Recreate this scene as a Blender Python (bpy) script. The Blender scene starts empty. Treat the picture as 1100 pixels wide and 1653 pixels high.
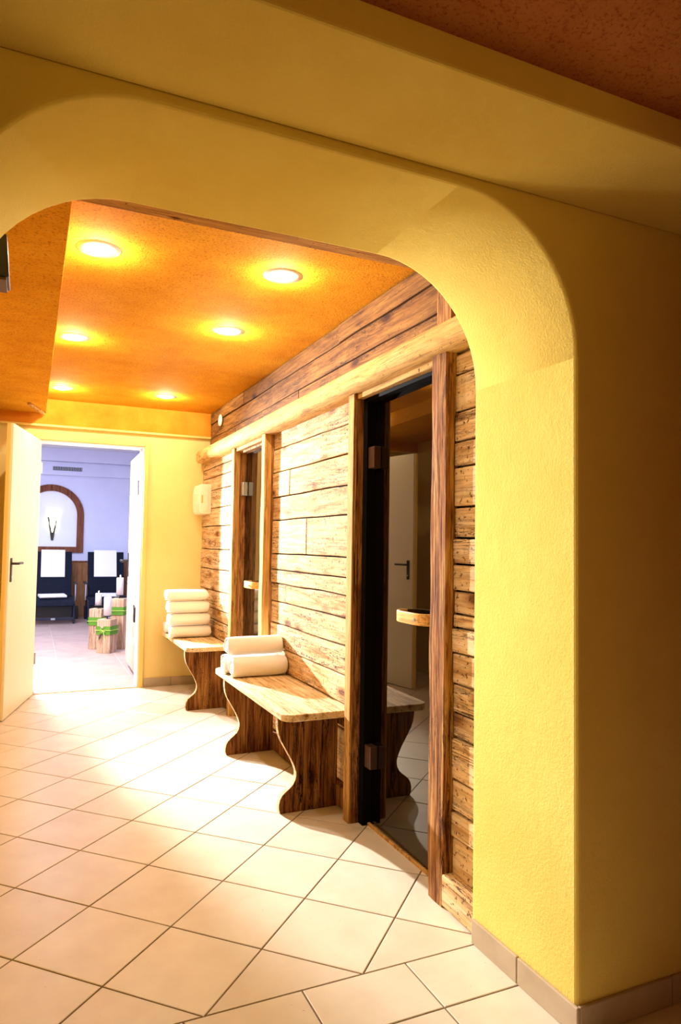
import bpy, bmesh, math, random
from mathutils import Vector, Matrix, noise
random.seed(7)
PI = math.pi
scene = bpy.context.scene
COL = scene.collection

# ------------------------------------------------------------------ camera
cam_data = bpy.data.cameras.new('camera')
cam_data.sensor_fit = 'VERTICAL'
cam_data.sensor_height = 36.0
cam_data.lens = 1115.94 / 1653 * 36.0
cam_data.clip_start = 0.02
camera = bpy.data.objects.new('camera', cam_data)
COL.objects.link(camera)
yaw, pitch, roll = math.radians(24.131), math.radians(2.745), math.radians(-0.872)
fw = Vector((math.sin(yaw) * math.cos(pitch), math.cos(yaw) * math.cos(pitch), math.sin(pitch)))
rt0 = Vector((math.cos(yaw), -math.sin(yaw), 0)); dn0 = fw.cross(rt0)
rt = rt0 * math.cos(roll) + dn0 * math.sin(roll)
dn = -rt0 * math.sin(roll) + dn0 * math.cos(roll)
camera.matrix_world = Matrix(((rt.x, -dn.x, -fw.x, 0), (rt.y, -dn.y, -fw.y, 0), (rt.z, -dn.z, -fw.z, 1.25), (0, 0, 0, 1)))
scene.camera = camera

# ------------------------------------------------------------------ world, exposure, lights
scene.view_settings.view_transform = 'Standard'
scene.view_settings.look = 'None'
scene.view_settings.gamma = 1.0
scene.view_settings.use_curve_mapping = False
scene.view_settings.exposure = 0.0
world = bpy.data.worlds.new('world'); scene.world = world
world.use_nodes = True
world.node_tree.nodes['Background'].inputs[0].default_value = (1.0, 0.75, 0.5, 1)
world.node_tree.nodes['Background'].inputs[1].default_value = 0.02

SPOT_W = 19.0
WARM = (1.0, 0.90, 0.72)

def lamp(name, kind, loc, energy, color, size=0.1, aim=None, **kw):
    d = bpy.data.lights.new(name, kind); d.energy = energy; d.color = color
    if kind == 'AREA':
        d.shape = kw.get('shape', 'DISK'); d.size = size
        if 'size_y' in kw: d.size_y = kw['size_y']
        if 'spread' in kw: d.spread = kw['spread']
    else:
        d.shadow_soft_size = size
        if kind == 'SPOT':
            d.spot_size = kw.get('cone', 2.0); d.spot_blend = kw.get('blend', 0.5)
    o = bpy.data.objects.new(name, d); COL.objects.link(o); o.location = loc
    if aim is not None:
        o.rotation_euler = (Vector(aim) - Vector(loc)).to_track_quat('-Z', 'Y').to_euler()
    return o

# bright lamp standing in the lounge just behind the wall, left of the doorway
lamp('lounge_flash', 'SPOT', (-0.12, 7.48, 1.78), 4300, (1.0, 0.98, 0.97), 0.045, (1.41, 3.6, 1.02), cone=math.radians(50), blend=1.0)
lamp('lounge_door_fill', 'AREA', (-0.10, 7.40, 2.62), 190, (1.0, 0.98, 0.97), 0.22, (0.45, 5.3, 0.0))  # unseen overhead fill, added to whiten the floor around the doorway
# lounge: cool overhead fill added for the bluish daylight, no panel there
lamp('lounge_cool_fill', 'AREA', (-0.4, 9.4, 2.70), 160, (0.66, 0.75, 1.0), 1.6, (-0.4, 9.4, 0), shape='RECTANGLE', size_y=2.2)
# front room: warm fill added behind the camera to tint the front wall
lamp('front_room_fill', 'AREA', (-0.60, -1.45, 1.55), 11.0, (1.0, 0.55, 0.10), 0.60, (0.6, 1.4, 1.35), spread=math.radians(170))
lamp('jamb_fill', 'AREA', (-0.52, 2.50, 1.30), 4.0, (1.0, 0.97, 0.86), 0.25, (1.326, 1.66, 0.95), spread=math.radians(95))  # soft light added out of view to brighten the archway jamb
try:
    scene.cycles.caustics_reflective = False; scene.cycles.caustics_refractive = False
except Exception: pass

# ------------------------------------------------------------------ helpers
def setp(o, label=None, cat=None, group=None, kind=None):
    if label: o['label'] = label
    if cat: o['category'] = cat
    if group: o['group'] = group
    if kind: o['kind'] = kind
    return o

def obj(name, bm, mat, parent=None, loc=None, smooth=False, bevel=0.0, segs=2, rot=None, angle=30):
    me = bpy.data.meshes.new(name)
    bmesh.ops.recalc_face_normals(bm, faces=bm.faces[:])
    bm.to_mesh(me); bm.free()
    if smooth:
        for p in me.polygons: p.use_smooth = True
    o = bpy.data.objects.new(name, me); COL.objects.link(o)
    me.materials.append(mat)
    if parent: o.parent = parent
    if loc: o.location = loc
    if rot: o.rotation_euler = rot
    if bevel > 0:
        m = o.modifiers.new('bevel', 'BEVEL'); m.width = bevel; m.segments = segs; m.limit_method = 'ANGLE'; m.angle_limit = math.radians(angle)
        m.harden_normals = False
    return o

def empty(name, loc=(0, 0, 0), rz=0.0):
    o = bpy.data.objects.new(name, None); COL.objects.link(o)
    o.location = loc; o.rotation_euler = (0, 0, rz); o.empty_display_size = 0.1
    return o

def bx(bm, x0, x1, y0, y1, z0, z1):
    v = [bm.verts.new((x, y, z)) for x in (x0, x1) for y in (y0, y1) for z in (z0, z1)]
    for f in ((0, 1, 3, 2), (4, 6, 7, 5), (0, 4, 5, 1), (2, 3, 7, 6), (0, 2, 6, 4), (1, 5, 7, 3)):
        bm.faces.new([v[i] for i in f])
    return v

def box(*a):
    bm = bmesh.new(); bx(bm, *a); return bm

def extrude_poly(bm, pts, off):
    """pts: 3D loop, off: 3D extrusion vector"""
    a = [bm.verts.new(p) for p in pts]; off = Vector(off)
    b = [bm.verts.new(Vector(p) + off) for p in pts]
    bm.faces.new(a); bm.faces.new(b[::-1])
    n = len(pts)
    for i in range(n):
        bm.faces.new((a[i], a[(i + 1) % n], b[(i + 1) % n], b[i]))

def lathe(bm, prof, seg=32, c=(0, 0, 0), cap=True):
    rings = []
    for r, z in prof:
        if r < 1e-6: rings.append([bm.verts.new((c[0], c[1], c[2] + z))])
        else: rings.append([bm.verts.new((c[0] + r * math.cos(2 * PI * k / seg), c[1] + r * math.sin(2 * PI * k / seg), c[2] + z)) for k in range(seg)])
    for a, b in zip(rings, rings[1:]):
        for k in range(seg):
            k2 = (k + 1) % seg
            if len(a) == 1 and len(b) == 1: continue
            if len(a) == 1: bm.faces.new((a[0], b[k], b[k2]))
            elif len(b) == 1: bm.faces.new((a[k], a[k2], b[0]))
            else: bm.faces.new((a[k], a[k2], b[k2], b[k]))
    if cap:
        if len(rings[0]) > 1: bm.faces.new(rings[0][::-1])
        if len(rings[-1]) > 1: bm.faces.new(rings[-1])

def tube(bm, pts, r, seg=8, rr=None):
    pts = [Vector(p) for p in pts]; rings = []
    up = Vector((0, 0, 1))
    for i, p in enumerate(pts):
        d = (pts[min(i + 1, len(pts) - 1)] - pts[max(i - 1, 0)]).normalized()
        u = d.cross(up)
        if u.length < 1e-3: u = d.cross(Vector((1, 0, 0)))
        u.normalize(); v = d.cross(u).normalized()
        rad = rr[i] if rr else r
        rings.append([bm.verts.new(p + (u * math.cos(2 * PI * k / seg) + v * math.sin(2 * PI * k / seg)) * rad) for k in range(seg)])
    for a, b in zip(rings, rings[1:]):
        for k in range(seg):
            bm.faces.new((a[k], a[(k + 1) % seg], b[(k + 1) % seg], b[k]))
    bm.faces.new(rings[0][::-1]); bm.faces.new(rings[-1])

def band(bm, path, h, t):
    """a flat vertical band (height h, thickness t) following a path in plan"""
    n = len(path); P = [Vector(p) for p in path]; rows = []
    for i, p in enumerate(P):
        d = (P[min(i + 1, n - 1)] - P[max(i - 1, 0)]).normalized()
        q = Vector((-d.y, d.x, 0)) * t / 2
        rows.append([bm.verts.new(p + q), bm.verts.new(p - q), bm.verts.new(p - q + Vector((0, 0, h))), bm.verts.new(p + q + Vector((0, 0, h)))])
    for a, b in zip(rows, rows[1:]):
        for k in range(4): bm.faces.new((a[k], a[(k + 1) % 4], b[(k + 1) % 4], b[k]))
    bm.faces.new(rows[0][::-1]); bm.faces.new(rows[-1])

# ------------------------------------------------------------------ materials
def newmat(name):
    m = bpy.data.materials.new(name); m.use_nodes = True
    nt = m.node_tree; b = nt.nodes['Principled BSDF']
    return m, nt, b

def simple(name, col, rough=0.5, metal=0.0, emis=None, es=0.0, spec=None):
    m, nt, b = newmat(name)
    b.inputs['Base Color'].default_value = (*col, 1); b.inputs['Roughness'].default_value = rough; b.inputs['Metallic'].default_value = metal
    if spec is not None: b.inputs['Specular IOR Level'].default_value = spec
    if emis: b.inputs['Emission Color'].default_value = (*emis, 1); b.inputs['Emission Strength'].default_value = es
    return m

def ramp(nt, stops, interp='LINEAR'):
    r = nt.nodes.new('ShaderNodeValToRGB'); cr = r.color_ramp; cr.interpolation = interp
    while len(cr.elements) < len(stops): cr.elements.new(0.5)
    for e, (p, c) in zip(cr.elements, stops):
        e.position = p; e.color = (*c, 1) if len(c) == 3 else c
    return r

def coords(nt, scale, rnd=True):
    tc = nt.nodes.new('ShaderNodeTexCoord'); mp = nt.nodes.new('ShaderNodeMapping')
    mp.inputs['Scale'].default_value = scale
    if rnd:
        oi = nt.nodes.new('ShaderNodeObjectInfo'); ml = nt.nodes.new('ShaderNodeVectorMath'); ml.operation = 'SCALE'
        cx = nt.nodes.new('ShaderNodeCombineXYZ')
        for i in range(3): nt.links.new(oi.outputs['Random'], cx.inputs[i])
        nt.links.new(cx.outputs[0], ml.inputs[0]); ml.inputs['Scale'].default_value = 37.0
        ad = nt.nodes.new('ShaderNodeVectorMath'); ad.operation = 'ADD'
        nt.links.new(tc.outputs['Object'], ad.inputs[0]); nt.links.new(ml.outputs[0], ad.inputs[1])
        nt.links.new(ad.outputs[0], mp.inputs['Vector'])
    else:
        nt.links.new(tc.outputs['Object'], mp.inputs['Vector'])
    return mp

def noise_n(nt, vec, scale, detail=4, rough=0.6, dist=0.0):
    n = nt.nodes.new('ShaderNodeTexNoise'); n.inputs['Scale'].default_value = scale; n.inputs['Detail'].default_value = detail
    n.inputs['Roughness'].default_value = rough; n.inputs['Distortion'].default_value = dist
    nt.links.new(vec.outputs[0], n.inputs['Vector']); return n

def mix(nt, mode, fac, a, b):
    m = nt.nodes.new('ShaderNodeMix'); m.data_type = 'RGBA'; m.blend_type = mode
    if isinstance(fac, (int, float)): m.inputs[0].default_value = fac
    else: nt.links.new(fac, m.inputs[0])
    for i, s in ((6, a), (7, b)):
        if isinstance(s, tuple): m.inputs[i].default_value = (*s, 1)
        else: nt.links.new(s, m.inputs[i])
    return m.outputs[2]

def wood(name, axis, light, mid, dark, crack=0.5, knots=True, rough=0.85, var=0.25, bump=0.5, knot_t=0.10, grain=0.75, speck=0.655):
    m, nt, b = newmat(name)
    al, ac = 1.0, 9.0
    sc = [ac, ac, ac]; sc[axis] = al
    mp = coords(nt, sc)
    g = noise_n(nt, mp, 3.2, 8, 0.65, 0.6)
    r1 = ramp(nt, [(0.30, dark), (0.46, mid), (0.66, light)])
    nt.links.new(g.outputs['Fac'], r1.inputs[0])
    col = r1.outputs[0]
    # fine grain
    sc2 = [70.0] * 3; sc2[axis] = 2.5
    mp2 = coords(nt, sc2)
    g2 = noise_n(nt, mp2, 1.6, 4, 0.6)
    r2 = ramp(nt, [(0.34, (0.45, 0.40, 0.36) if grain < 0.9 else (0.16, 0.09, 0.05)), (0.50, (1, 1, 1))])
    nt.links.new(g2.outputs['Fac'], r2.inputs[0])
    col = mix(nt, 'MULTIPLY', grain, col, r2.outputs[0])
    # cracks and weathering streaks
    sc3 = [22.0] * 3; sc3[axis] = 1.3
    mp3 = coords(nt, sc3)
    g3 = noise_n(nt, mp3, 1.3, 6, 0.75, 1.2)
    r3 = ramp(nt, [(0.475, (1, 1, 1)), (0.49, (0.05, 0.025, 0.01)), (0.51, (0.05, 0.025, 0.01)), (0.525, (1, 1, 1))])
    nt.links.new(g3.outputs['Fac'], r3.inputs[0])
    g4 = noise_n(nt, mp, 0.9, 2, 0.5)
    r4 = ramp(nt, [(0.45, (0, 0, 0)), (0.62, (1, 1, 1))])
    nt.links.new(g4.outputs['Fac'], r4.inputs[0])
    mm = nt.nodes.new('ShaderNodeMath'); mm.operation = 'MULTIPLY'; mm.inputs[1].default_value = crack
    nt.links.new(r4.outputs[0], mm.inputs[0])
    col = mix(nt, 'MULTIPLY', mm.outputs[0], col, r3.outputs[0])
    hgt = g3.outputs['Fac']
    if knots:
        sk = [9.0] * 3; sk[axis] = 3.6
        mk = coords(nt, sk)
        v = nt.nodes.new('ShaderNodeTexVoronoi'); v.inputs['Scale'].default_value = 0.8
        nt.links.new(mk.outputs[0], v.inputs['Vector'])
        rk = ramp(nt, [(0.0, (0.06, 0.025, 0.01)), (knot_t * 0.7, (0.22, 0.10, 0.04)), (knot_t, (0.55, 0.40, 0.28)), (knot_t * 1.9, (1, 1, 1))])
        nt.links.new(v.outputs['Distance'], rk.inputs[0])
        col = mix(nt, 'MULTIPLY', 0.9, col, rk.outputs[0])
        # dark nail holes and specks
        ms = coords(nt, (1, 1, 1)); ns = noise_n(nt, ms, 60, 3, 0.6)
        rs = ramp(nt, [(speck, (1, 1, 1)), (speck + 0.045, (0.12, 0.045, 0.015))])
        nt.links.new(ns.outputs['Fac'], rs.inputs[0])
        col = mix(nt, 'MULTIPLY', 0.85, col, rs.outputs[0])
    # piece to piece variation
    oi = nt.nodes.new('ShaderNodeObjectInfo'); rv = ramp(nt, [(0.0, (1 - var, 1 - var * 1.15, 1 - var * 1.3)), (1.0, (1, 1, 1))])
    nt.links.new(oi.outputs['Random'], rv.inputs[0])
    col = mix(nt, 'MULTIPLY', 1.0, col, rv.outputs[0])
    nt.links.new(col, b.inputs['Base Color'])
    b.inputs['Roughness'].default_value = rough; b.inputs['Specular IOR Level'].default_value = 0.12
    bp = nt.nodes.new('ShaderNodeBump'); bp.inputs['Strength'].default_value = bump; bp.inputs['Distance'].default_value = 0.004
    ad = nt.nodes.new('ShaderNodeMath'); ad.operation = 'ADD'
    nt.links.new(g2.outputs['Fac'], ad.inputs[0]); nt.links.new(hgt, ad.inputs[1])
    nt.links.new(ad.outputs[0], bp.inputs['Height']); nt.links.new(bp.outputs[0], b.inputs['Normal'])
    return m

def plaster(name, a, c, sc=90, bump=0.35, mott=3.0, specks=None, dist=0.003, patch=False):
    m, nt, b = newmat(name)
    mp = coords(nt, (1, 1, 1), rnd=False)
    n1 = noise_n(nt, mp, mott, 6, 0.65); r = ramp(nt, [(0.32, a), (0.68, c)]); nt.links.new(n1.outputs['Fac'], r.inputs[0])
    col = r.outputs[0]
    n2 = noise_n(nt, mp, sc, 5, 0.65)
    if specks:
        r2 = ramp(nt, [(0.36, specks), (0.47, (1, 1, 1))]); nt.links.new(n2.outputs['Fac'], r2.inputs[0])
        col = mix(nt, 'MULTIPLY', 0.8, col, r2.outputs[0])
    nt.links.new(col, b.inputs['Base Color']); b.inputs['Roughness'].default_value = 0.95; b.inputs['Specular IOR Level'].default_value = 0.03
    hsrc = n2.outputs['Fac']
    if patch:
        n3 = noise_n(nt, mp, 22, 4, 0.6); n4 = noise_n(nt, mp, 2.4, 2, 0.5)
        r4 = ramp(nt, [(0.52, (0, 0, 0)), (0.62, (1, 1, 1))]); nt.links.new(n4.outputs['Fac'], r4.inputs[0])
        mu = nt.nodes.new('ShaderNodeMath'); mu.operation = 'MULTIPLY_ADD'
        nt.links.new(n3.outputs['Fac'], mu.inputs[0]); nt.links.new(r4.outputs[0], mu.inputs[1]); nt.links.new(n2.outputs['Fac'], mu.inputs[2])
        hsrc = mu.outputs[0]
    bp = nt.nodes.new('ShaderNodeBump'); bp.inputs['Strength'].default_value = bump; bp.inputs['Distance'].default_value = dist
    nt.links.new(hsrc, bp.inputs['Height']); nt.links.new(bp.outputs[0], b.inputs['Normal'])
    return m

def tilemat(name, a, c, rough=0.35, spec=0.4):
    m, nt, b = newmat(name)
    mp = coords(nt, (1, 1, 1)); n1 = noise_n(nt, mp, 6, 5, 0.6); r = ramp(nt, [(0.3, a), (0.65, c)]); nt.links.new(n1.outputs['Fac'], r.inputs[0])
    oi = nt.nodes.new('ShaderNodeObjectInfo'); rv = ramp(nt, [(0.0, (0.90, 0.88, 0.86)), (1.0, (1, 1, 1))]); nt.links.new(oi.outputs['Random'], rv.inputs[0])
    ns = noise_n(nt, mp, 130, 2, 0.5); rs = ramp(nt, [(0.74, (1, 1, 1)), (0.78, (0.35, 0.25, 0.15))]); nt.links.new(ns.outputs['Fac'], rs.inputs[0])
    col = mix(nt, 'MULTIPLY', 1.0, mix(nt, 'MULTIPLY', 0.7, r.outputs[0], rs.outputs[0]), rv.outputs[0])
    nt.links.new(col, b.inputs['Base Color']); b.inputs['Roughness'].default_value = rough; b.inputs['Specular IOR Level'].default_value = spec
    n3 = noise_n(nt, mp, 30, 3, 0.5)
    bp = nt.nodes.new('ShaderNodeBump'); bp.inputs['Strength'].default_value = 0.12; bp.inputs['Distance'].default_value = 0.002
    nt.links.new(n3.outputs['Fac'], bp.inputs['Height']); nt.links.new(bp.outputs[0], b.inputs['Normal'])
    return m

M = {}
M['yellow'] = plaster('yellow_plaster', (0.76, 0.57, 0.125), (0.83, 0.66, 0.17), 130, 0.5, 2.5, patch=True)
M['yellow_far'] = plaster('yellow_plaster_corridor', (0.78, 0.58, 0.20), (0.84, 0.64, 0.24), 110, 0.2, 2.0)
M['orange'] = plaster('orange_sponged_plaster', (0.62, 0.25, 0.010), (0.76, 0.36, 0.020), 95, 0.9, 3.5, specks=(0.55, 0.36, 0.22), dist=0.004)
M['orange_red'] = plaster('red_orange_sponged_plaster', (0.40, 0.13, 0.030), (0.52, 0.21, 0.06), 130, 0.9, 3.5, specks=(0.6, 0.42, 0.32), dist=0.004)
M['orange_band'] = plaster('orange_wash', (0.62, 0.20, 0.015), (0.74, 0.32, 0.03), 40, 0.25, 4.0)
M['tile'] = tilemat('cream_floor_tile', (0.68, 0.59, 0.45), (0.76, 0.68, 0.54))
M['tile_far'] = tilemat('taupe_floor_tile', (0.36, 0.25, 0.22), (0.44, 0.31, 0.27), 0.5)
M['skirt'] = tilemat('beige_skirting_tile', (0.42, 0.32, 0.20), (0.52, 0.41, 0.27), 0.4)
M['grout'] = simple('brown_grout', (0.16, 0.10, 0.05), 0.95)
M['grout_far'] = simple('pale_grout', (0.50, 0.42, 0.38), 0.95)
OL, OM, OD = (0.84, 0.62, 0.36), (0.72, 0.46, 0.20), (0.40, 0.18, 0.05)
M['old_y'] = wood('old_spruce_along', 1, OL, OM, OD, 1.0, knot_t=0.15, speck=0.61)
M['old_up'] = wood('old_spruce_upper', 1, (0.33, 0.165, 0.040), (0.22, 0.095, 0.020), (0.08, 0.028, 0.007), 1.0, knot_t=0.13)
M['post_z'] = wood('post_timber', 2, (0.56, 0.30, 0.10), (0.30, 0.115, 0.028), (0.06, 0.018, 0.006), 1.0, knots=False, var=0.15, bump=0.9, grain=1.0)
M['post_pale'] = wood('pale_post_timber', 2, (0.70, 0.42, 0.14), (0.58, 0.31, 0.08), (0.36, 0.15, 0.03), 0.8, knots=False, var=0.15)
M['pine_y'] = wood('pale_pine_beam', 1, (0.72, 0.46, 0.16), (0.60, 0.34, 0.09), (0.38, 0.18, 0.04), 0.5, var=0.05, bump=0.3, knot_t=0.05)
M['seat_y'] = wood('bench_seat_wood', 1, (0.84, 0.66, 0.40), (0.74, 0.52, 0.26), (0.50, 0.29, 0.11), 0.8, var=0.05, knot_t=0.08, bump=0.4)
M['leg_z'] = wood('bench_leg_wood', 2, (0.42, 0.20, 0.05), (0.24, 0.09, 0.02), (0.06, 0.018, 0.006), 1.0, var=0.30, bump=0.7, knot_t=0.12, grain=0.95)
M['plank_x'] = wood('lintel_wood', 0, (0.58, 0.32, 0.10), (0.46, 0.23, 0.06), (0.26, 0.11, 0.03), 0.5, var=0.05, knot_t=0.05)
M['wash_y'] = wood('whitewashed_boards', 2, (0.74, 0.62, 0.50), (0.64, 0.51, 0.40), (0.45, 0.31, 0.22), 0.5, var=0.08, knot_t=0.08, bump=0.2)
M['block_z'] = wood('fresh_sawn_block', 2, (0.72, 0.50, 0.34), (0.62, 0.40, 0.26), (0.42, 0.24, 0.14), 0.8, knots=False, var=0.1)
M['walnut'] = wood('brown_frame_wood', 2, (0.26, 0.10, 0.055), (0.19, 0.065, 0.035), (0.10, 0.03, 0.02), 0.4, knots=False, var=0.05)
M['wainscot'] = wood('brown_wall_panel', 2, (0.40, 0.20, 0.09), (0.32, 0.145, 0.06), (0.20, 0.08, 0.03), 0.3, knots=False, var=0.05)
M['handle_wood'] = wood('light_handle_wood', 1, (0.85, 0.52, 0.18), (0.76, 0.42, 0.11), (0.60, 0.28, 0.06), 0.1, knots=False, var=0.0, rough=0.35, bump=0.05)
M['black'] = simple('black_metal', (0.012, 0.011, 0.010), 0.4)
M['black_frame'] = simple('black_door_frame', (0.004, 0.003, 0.0025), 0.8, spec=0.05)
M['hinge'] = simple('dark_brown_hinge', (0.10, 0.05, 0.03), 0.35, 0.6)
M['steel'] = simple('brushed_steel', (0.55, 0.60, 0.66), 0.3, 0.9)
M['door_cream'] = simple('cream_door_paint', (0.84, 0.74, 0.50), 0.45)
M['frame_yellow'] = simple('yellow_door_frame_paint', (0.80, 0.56, 0.14), 0.5)
M['frame_white'] = simple('white_paint', (0.82, 0.80, 0.78), 0.5)
M['lounge_wall'] = plaster('pale_lounge_plaster', (0.60, 0.62, 0.80), (0.66, 0.68, 0.86), 120, 0.1, 2.0)
M['niche'] = plaster('white_niche_plaster', (0.74, 0.76, 0.82), (0.80, 0.82, 0.86), 120, 0.1, 2.0)
M['lounge_ceiling'] = simple('lounge_ceiling_paint', (0.78, 0.76, 0.78), 0.9)
M['plastic'] = simple('cream_plastic', (0.85, 0.76, 0.55), 0.4)
M['slot'] = simple('amber_window', (0.70, 0.42, 0.10), 0.3)
M['wicker'] = None
M['flame'] = simple('candle_flame', (1, 0.8, 0.5), 0.5, emis=(1.0, 0.75, 0.40), es=14)
M['bulb'] = simple('glowing_lamp_glass', (1, 1, 1), 0.4, emis=(1.0, 0.86, 0.60), es=30)
M['ring'] = simple('white_ring_and_halo', (0.85, 0.80, 0.70), 0.4)
M['sconce_glass'] = simple('sconce_glass', (1, 0.95, 0.8), 0.4, emis=(1.0, 0.92, 0.62), es=5)
M['sconce_metal'] = simple('olive_bronze_metal', (0.05, 0.045, 0.02), 0.5, 0.3)
M['felt'] = simple('green_felt', (0.10, 0.26, 0.02), 0.95)
M['cord'] = simple('lime_cord', (0.42, 0.60, 0.10), 0.8)
M['star'] = simple('pale_wood_star', (0.62, 0.40, 0.30), 0.8)
M['cone'] = simple('pine_cone_brown', (0.09, 0.05, 0.04), 0.9)
M['dark_iron'] = simple('dark_iron', (0.03, 0.02, 0.02), 0.5, 0.3)
M['wax'] = simple('ivory_wax', (0.80, 0.74, 0.72), 0.5)
M['blue_frame'] = simple('dark_blue_grey_metal', (0.010, 0.014, 0.035), 0.4, 0.2)
M['sauna_in'] = simple('dark_sauna_boards', (0.10, 0.05, 0.025), 0.8)

def towel_mat():
    m, nt, b = newmat('white_terry')
    mp = coords(nt, (1, 1, 1)); n = noise_n(nt, mp, 350, 2, 0.5); n2 = noise_n(nt, mp, 25, 3, 0.5)
    ad = nt.nodes.new('ShaderNodeMath'); ad.operation = 'ADD'; nt.links.new(n.outputs['Fac'], ad.inputs[0]); nt.links.new(n2.outputs['Fac'], ad.inputs[1])
    bp = nt.nodes.new('ShaderNodeBump'); bp.inputs['Strength'].default_value = 0.5; bp.inputs['Distance'].default_value = 0.003
    nt.links.new(ad.outputs[0], bp.inputs['Height']); nt.links.new(bp.outputs[0], b.inputs['Normal'])
    b.inputs['Base Color'].default_value = (0.88, 0.86, 0.83, 1); b.inputs['Roughness'].default_value = 0.95
    b.inputs['Sheen Weight'].default_value = 0.2
    return m
M['towel'] = towel_mat()

def wicker_mat():
    m, nt, b = newmat('dark_blue_wicker')
    mp = coords(nt, (1, 1, 1), rnd=False)
    w = nt.nodes.new('ShaderNodeTexWave'); w.wave_type = 'BANDS'; w.bands_direction = 'X'; w.inputs['Scale'].default_value = 22
    w2 = nt.nodes.new('ShaderNodeTexWave'); w2.wave_type = 'BANDS'; w2.bands_direction = 'Z'; w2.inputs['Scale'].default_value = 22
    for q in (w, w2): nt.links.new(mp.outputs[0], q.inputs['Vector'])
    mu = nt.nodes.new('ShaderNodeMath'); mu.operation = 'MULTIPLY'; nt.links.new(w.outputs['Fac'], mu.inputs[0]); nt.links.new(w2.outputs['Fac'], mu.inputs[1])
    r = ramp(nt, [(0.25, (0.002, 0.003, 0.010)), (0.75, (0.018, 0.028, 0.055))]); nt.links.new(mu.outputs[0], r.inputs[0])
    nt.links.new(r.outputs[0], b.inputs['Base Color']); b.inputs['Roughness'].default_value = 0.6; b.inputs['Specular IOR Level'].default_value = 0.12
    bp = nt.nodes.new('ShaderNodeBump'); bp.inputs['Strength'].default_value = 0.8; bp.inputs['Distance'].default_value = 0.004
    nt.links.new(mu.outputs[0], bp.inputs['Height']); nt.links.new(bp.outputs[0], b.inputs['Normal'])
    return m
M['wicker'] = wicker_mat()

def glass_mat():
    m, nt, b = newmat('smoked_glass')
    b.inputs['Base Color'].default_value = (0.030, 0.016, 0.010, 1); b.inputs['Roughness'].default_value = 0.0
    b.inputs['Specular Tint'].default_value = (1.0, 0.86, 0.62, 1); b.inputs['IOR'].default_value = 1.58; b.inputs['Transmission Weight'].default_value = 0.9
    return m
M['glass'] = glass_mat()

# ------------------------------------------------------------------ key dimensions (metres)
CEIL = 2.42            # corridor ceiling
FAR_Y = 6.20           # corridor end wall
NEAR_Y, ARCH_Y = 1.42, 1.889
JX_R, JX_L = 1.326, -0.165   # archway jambs
WX = 1.41              # sauna wall face

# ------------------------------------------------------------------ floor with tiles
def clip(poly, x0, x1, y0, y1):
    def cut(P, f):
        out = []
        for i in range(len(P)):
            a, b = P[i], P[(i + 1) % len(P)]; fa, fb = f(a), f(b)
            if fa >= 0: out.append(a)
            if (fa >= 0) != (fb >= 0):
                t = fa / (fa - fb); out.append((a[0] + (b[0] - a[0]) * t, a[1] + (b[1] - a[1]) * t))
        return out
    for f in (lambda p: p[0] - x0, lambda p: x1 - p[0], lambda p: p[1] - y0, lambda p: y1 - p[1]):
        poly = cut(poly, f)
        if len(poly) < 3: return []
    return poly

def parea(P):
    return abs(sum(P[i][0] * P[(i + 1) % len(P)][1] - P[(i + 1) % len(P)][0] * P[i][1] for i in range(len(P)))) / 2

def tile_obj(poly, parent, mat, top=0.0, thick=0.008, ch=0.0018):
    """tile as a prism with a chamfered rim"""
    cx = sum(p[0] for p in poly) / len(poly); cy = sum(p[1] for p in poly) / len(poly)
    jz = random.uniform(-0.0004, 0.0004)
    bm = bmesh.new()
    def ring(k, z):
        out = []
        for x, y in poly:
            d = math.hypot(x - cx, y - cy) or 1
            out.append(bm.verts.new((cx + (x - cx) * (1 - k / d) if k else x, cy + (y - cy) * (1 - k / d) if k else y, z)))
        return out
    r0, r1, r2 = ring(0, top - thick), ring(0, top - ch * 0.6 + jz), ring(ch * 1.6, top + jz)
    n = len(poly)
    for a, b in ((r0, r1), (r1, r2)):
        for i in range(n): bm.faces.new((a[i], a[(i + 1) % n], b[(i + 1) % n], b[i]))
    bm.faces.new(r2); bm.faces.new(r0[::-1])
    return obj('tile', bm, mat, parent)

bm = bmesh.new(); bx(bm, -2.6, 3.0, -2.0, FAR_Y, -0.06, -0.0025)
floor = obj('floor', bm, M['grout'])
setp(floor, 'cream tiled corridor floor laid diagonally with brown joints', 'floor', kind='structure')
S, PHI, OX, OY, G = 0.3314, math.radians(45.08), 0.4611, 2.3323, 0.0024
cph, sph = math.cos(PHI), math.sin(PHI)
def node(i, j): return (OX + S * (i * cph + j * sph), OY + S * (i * sph - j * cph))
g = G / S
for i in range(-6, 16):
    for j in range(-16, 8):
        P = [node(i + g, j + g), node(i + 1 - g, j + g), node(i + 1 - g, j + 1 - g), node(i + g, j + 1 - g)]
        P = clip(P, -0.62, 1.475, 1.865 + G, FAR_Y - 0.004)
        if P and parea(P) > 0.0008: tile_obj(P, floor, M['tile'])
rows = [(1.646, 1.865)] + [(1.646 - 0.3314 * (k + 1), 1.646 - 0.3314 * k) for k in range(4)]
for y0, y1 in rows:
    for k in range(-6, 5):
        x0 = 1.07 + 0.3314 * k; x1 = x0 + 0.3314
        if y0 >= NEAR_Y:
            P = clip([(x0 + G, y0 + G), (x1 - G, y0 + G), (x1 - G, y1 - G), (x0 + G, y1 - G)], JX_L - 0.05, JX_R, -9, 9)
        else:
            P = [(x0 + G, y0 + G), (x1 - G, y0 + G), (x1 - G, y1 - G), (x0 + G, y1 - G)]
        if P and parea(P) > 0.0008: tile_obj(P, floor, M['tile'])

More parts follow.
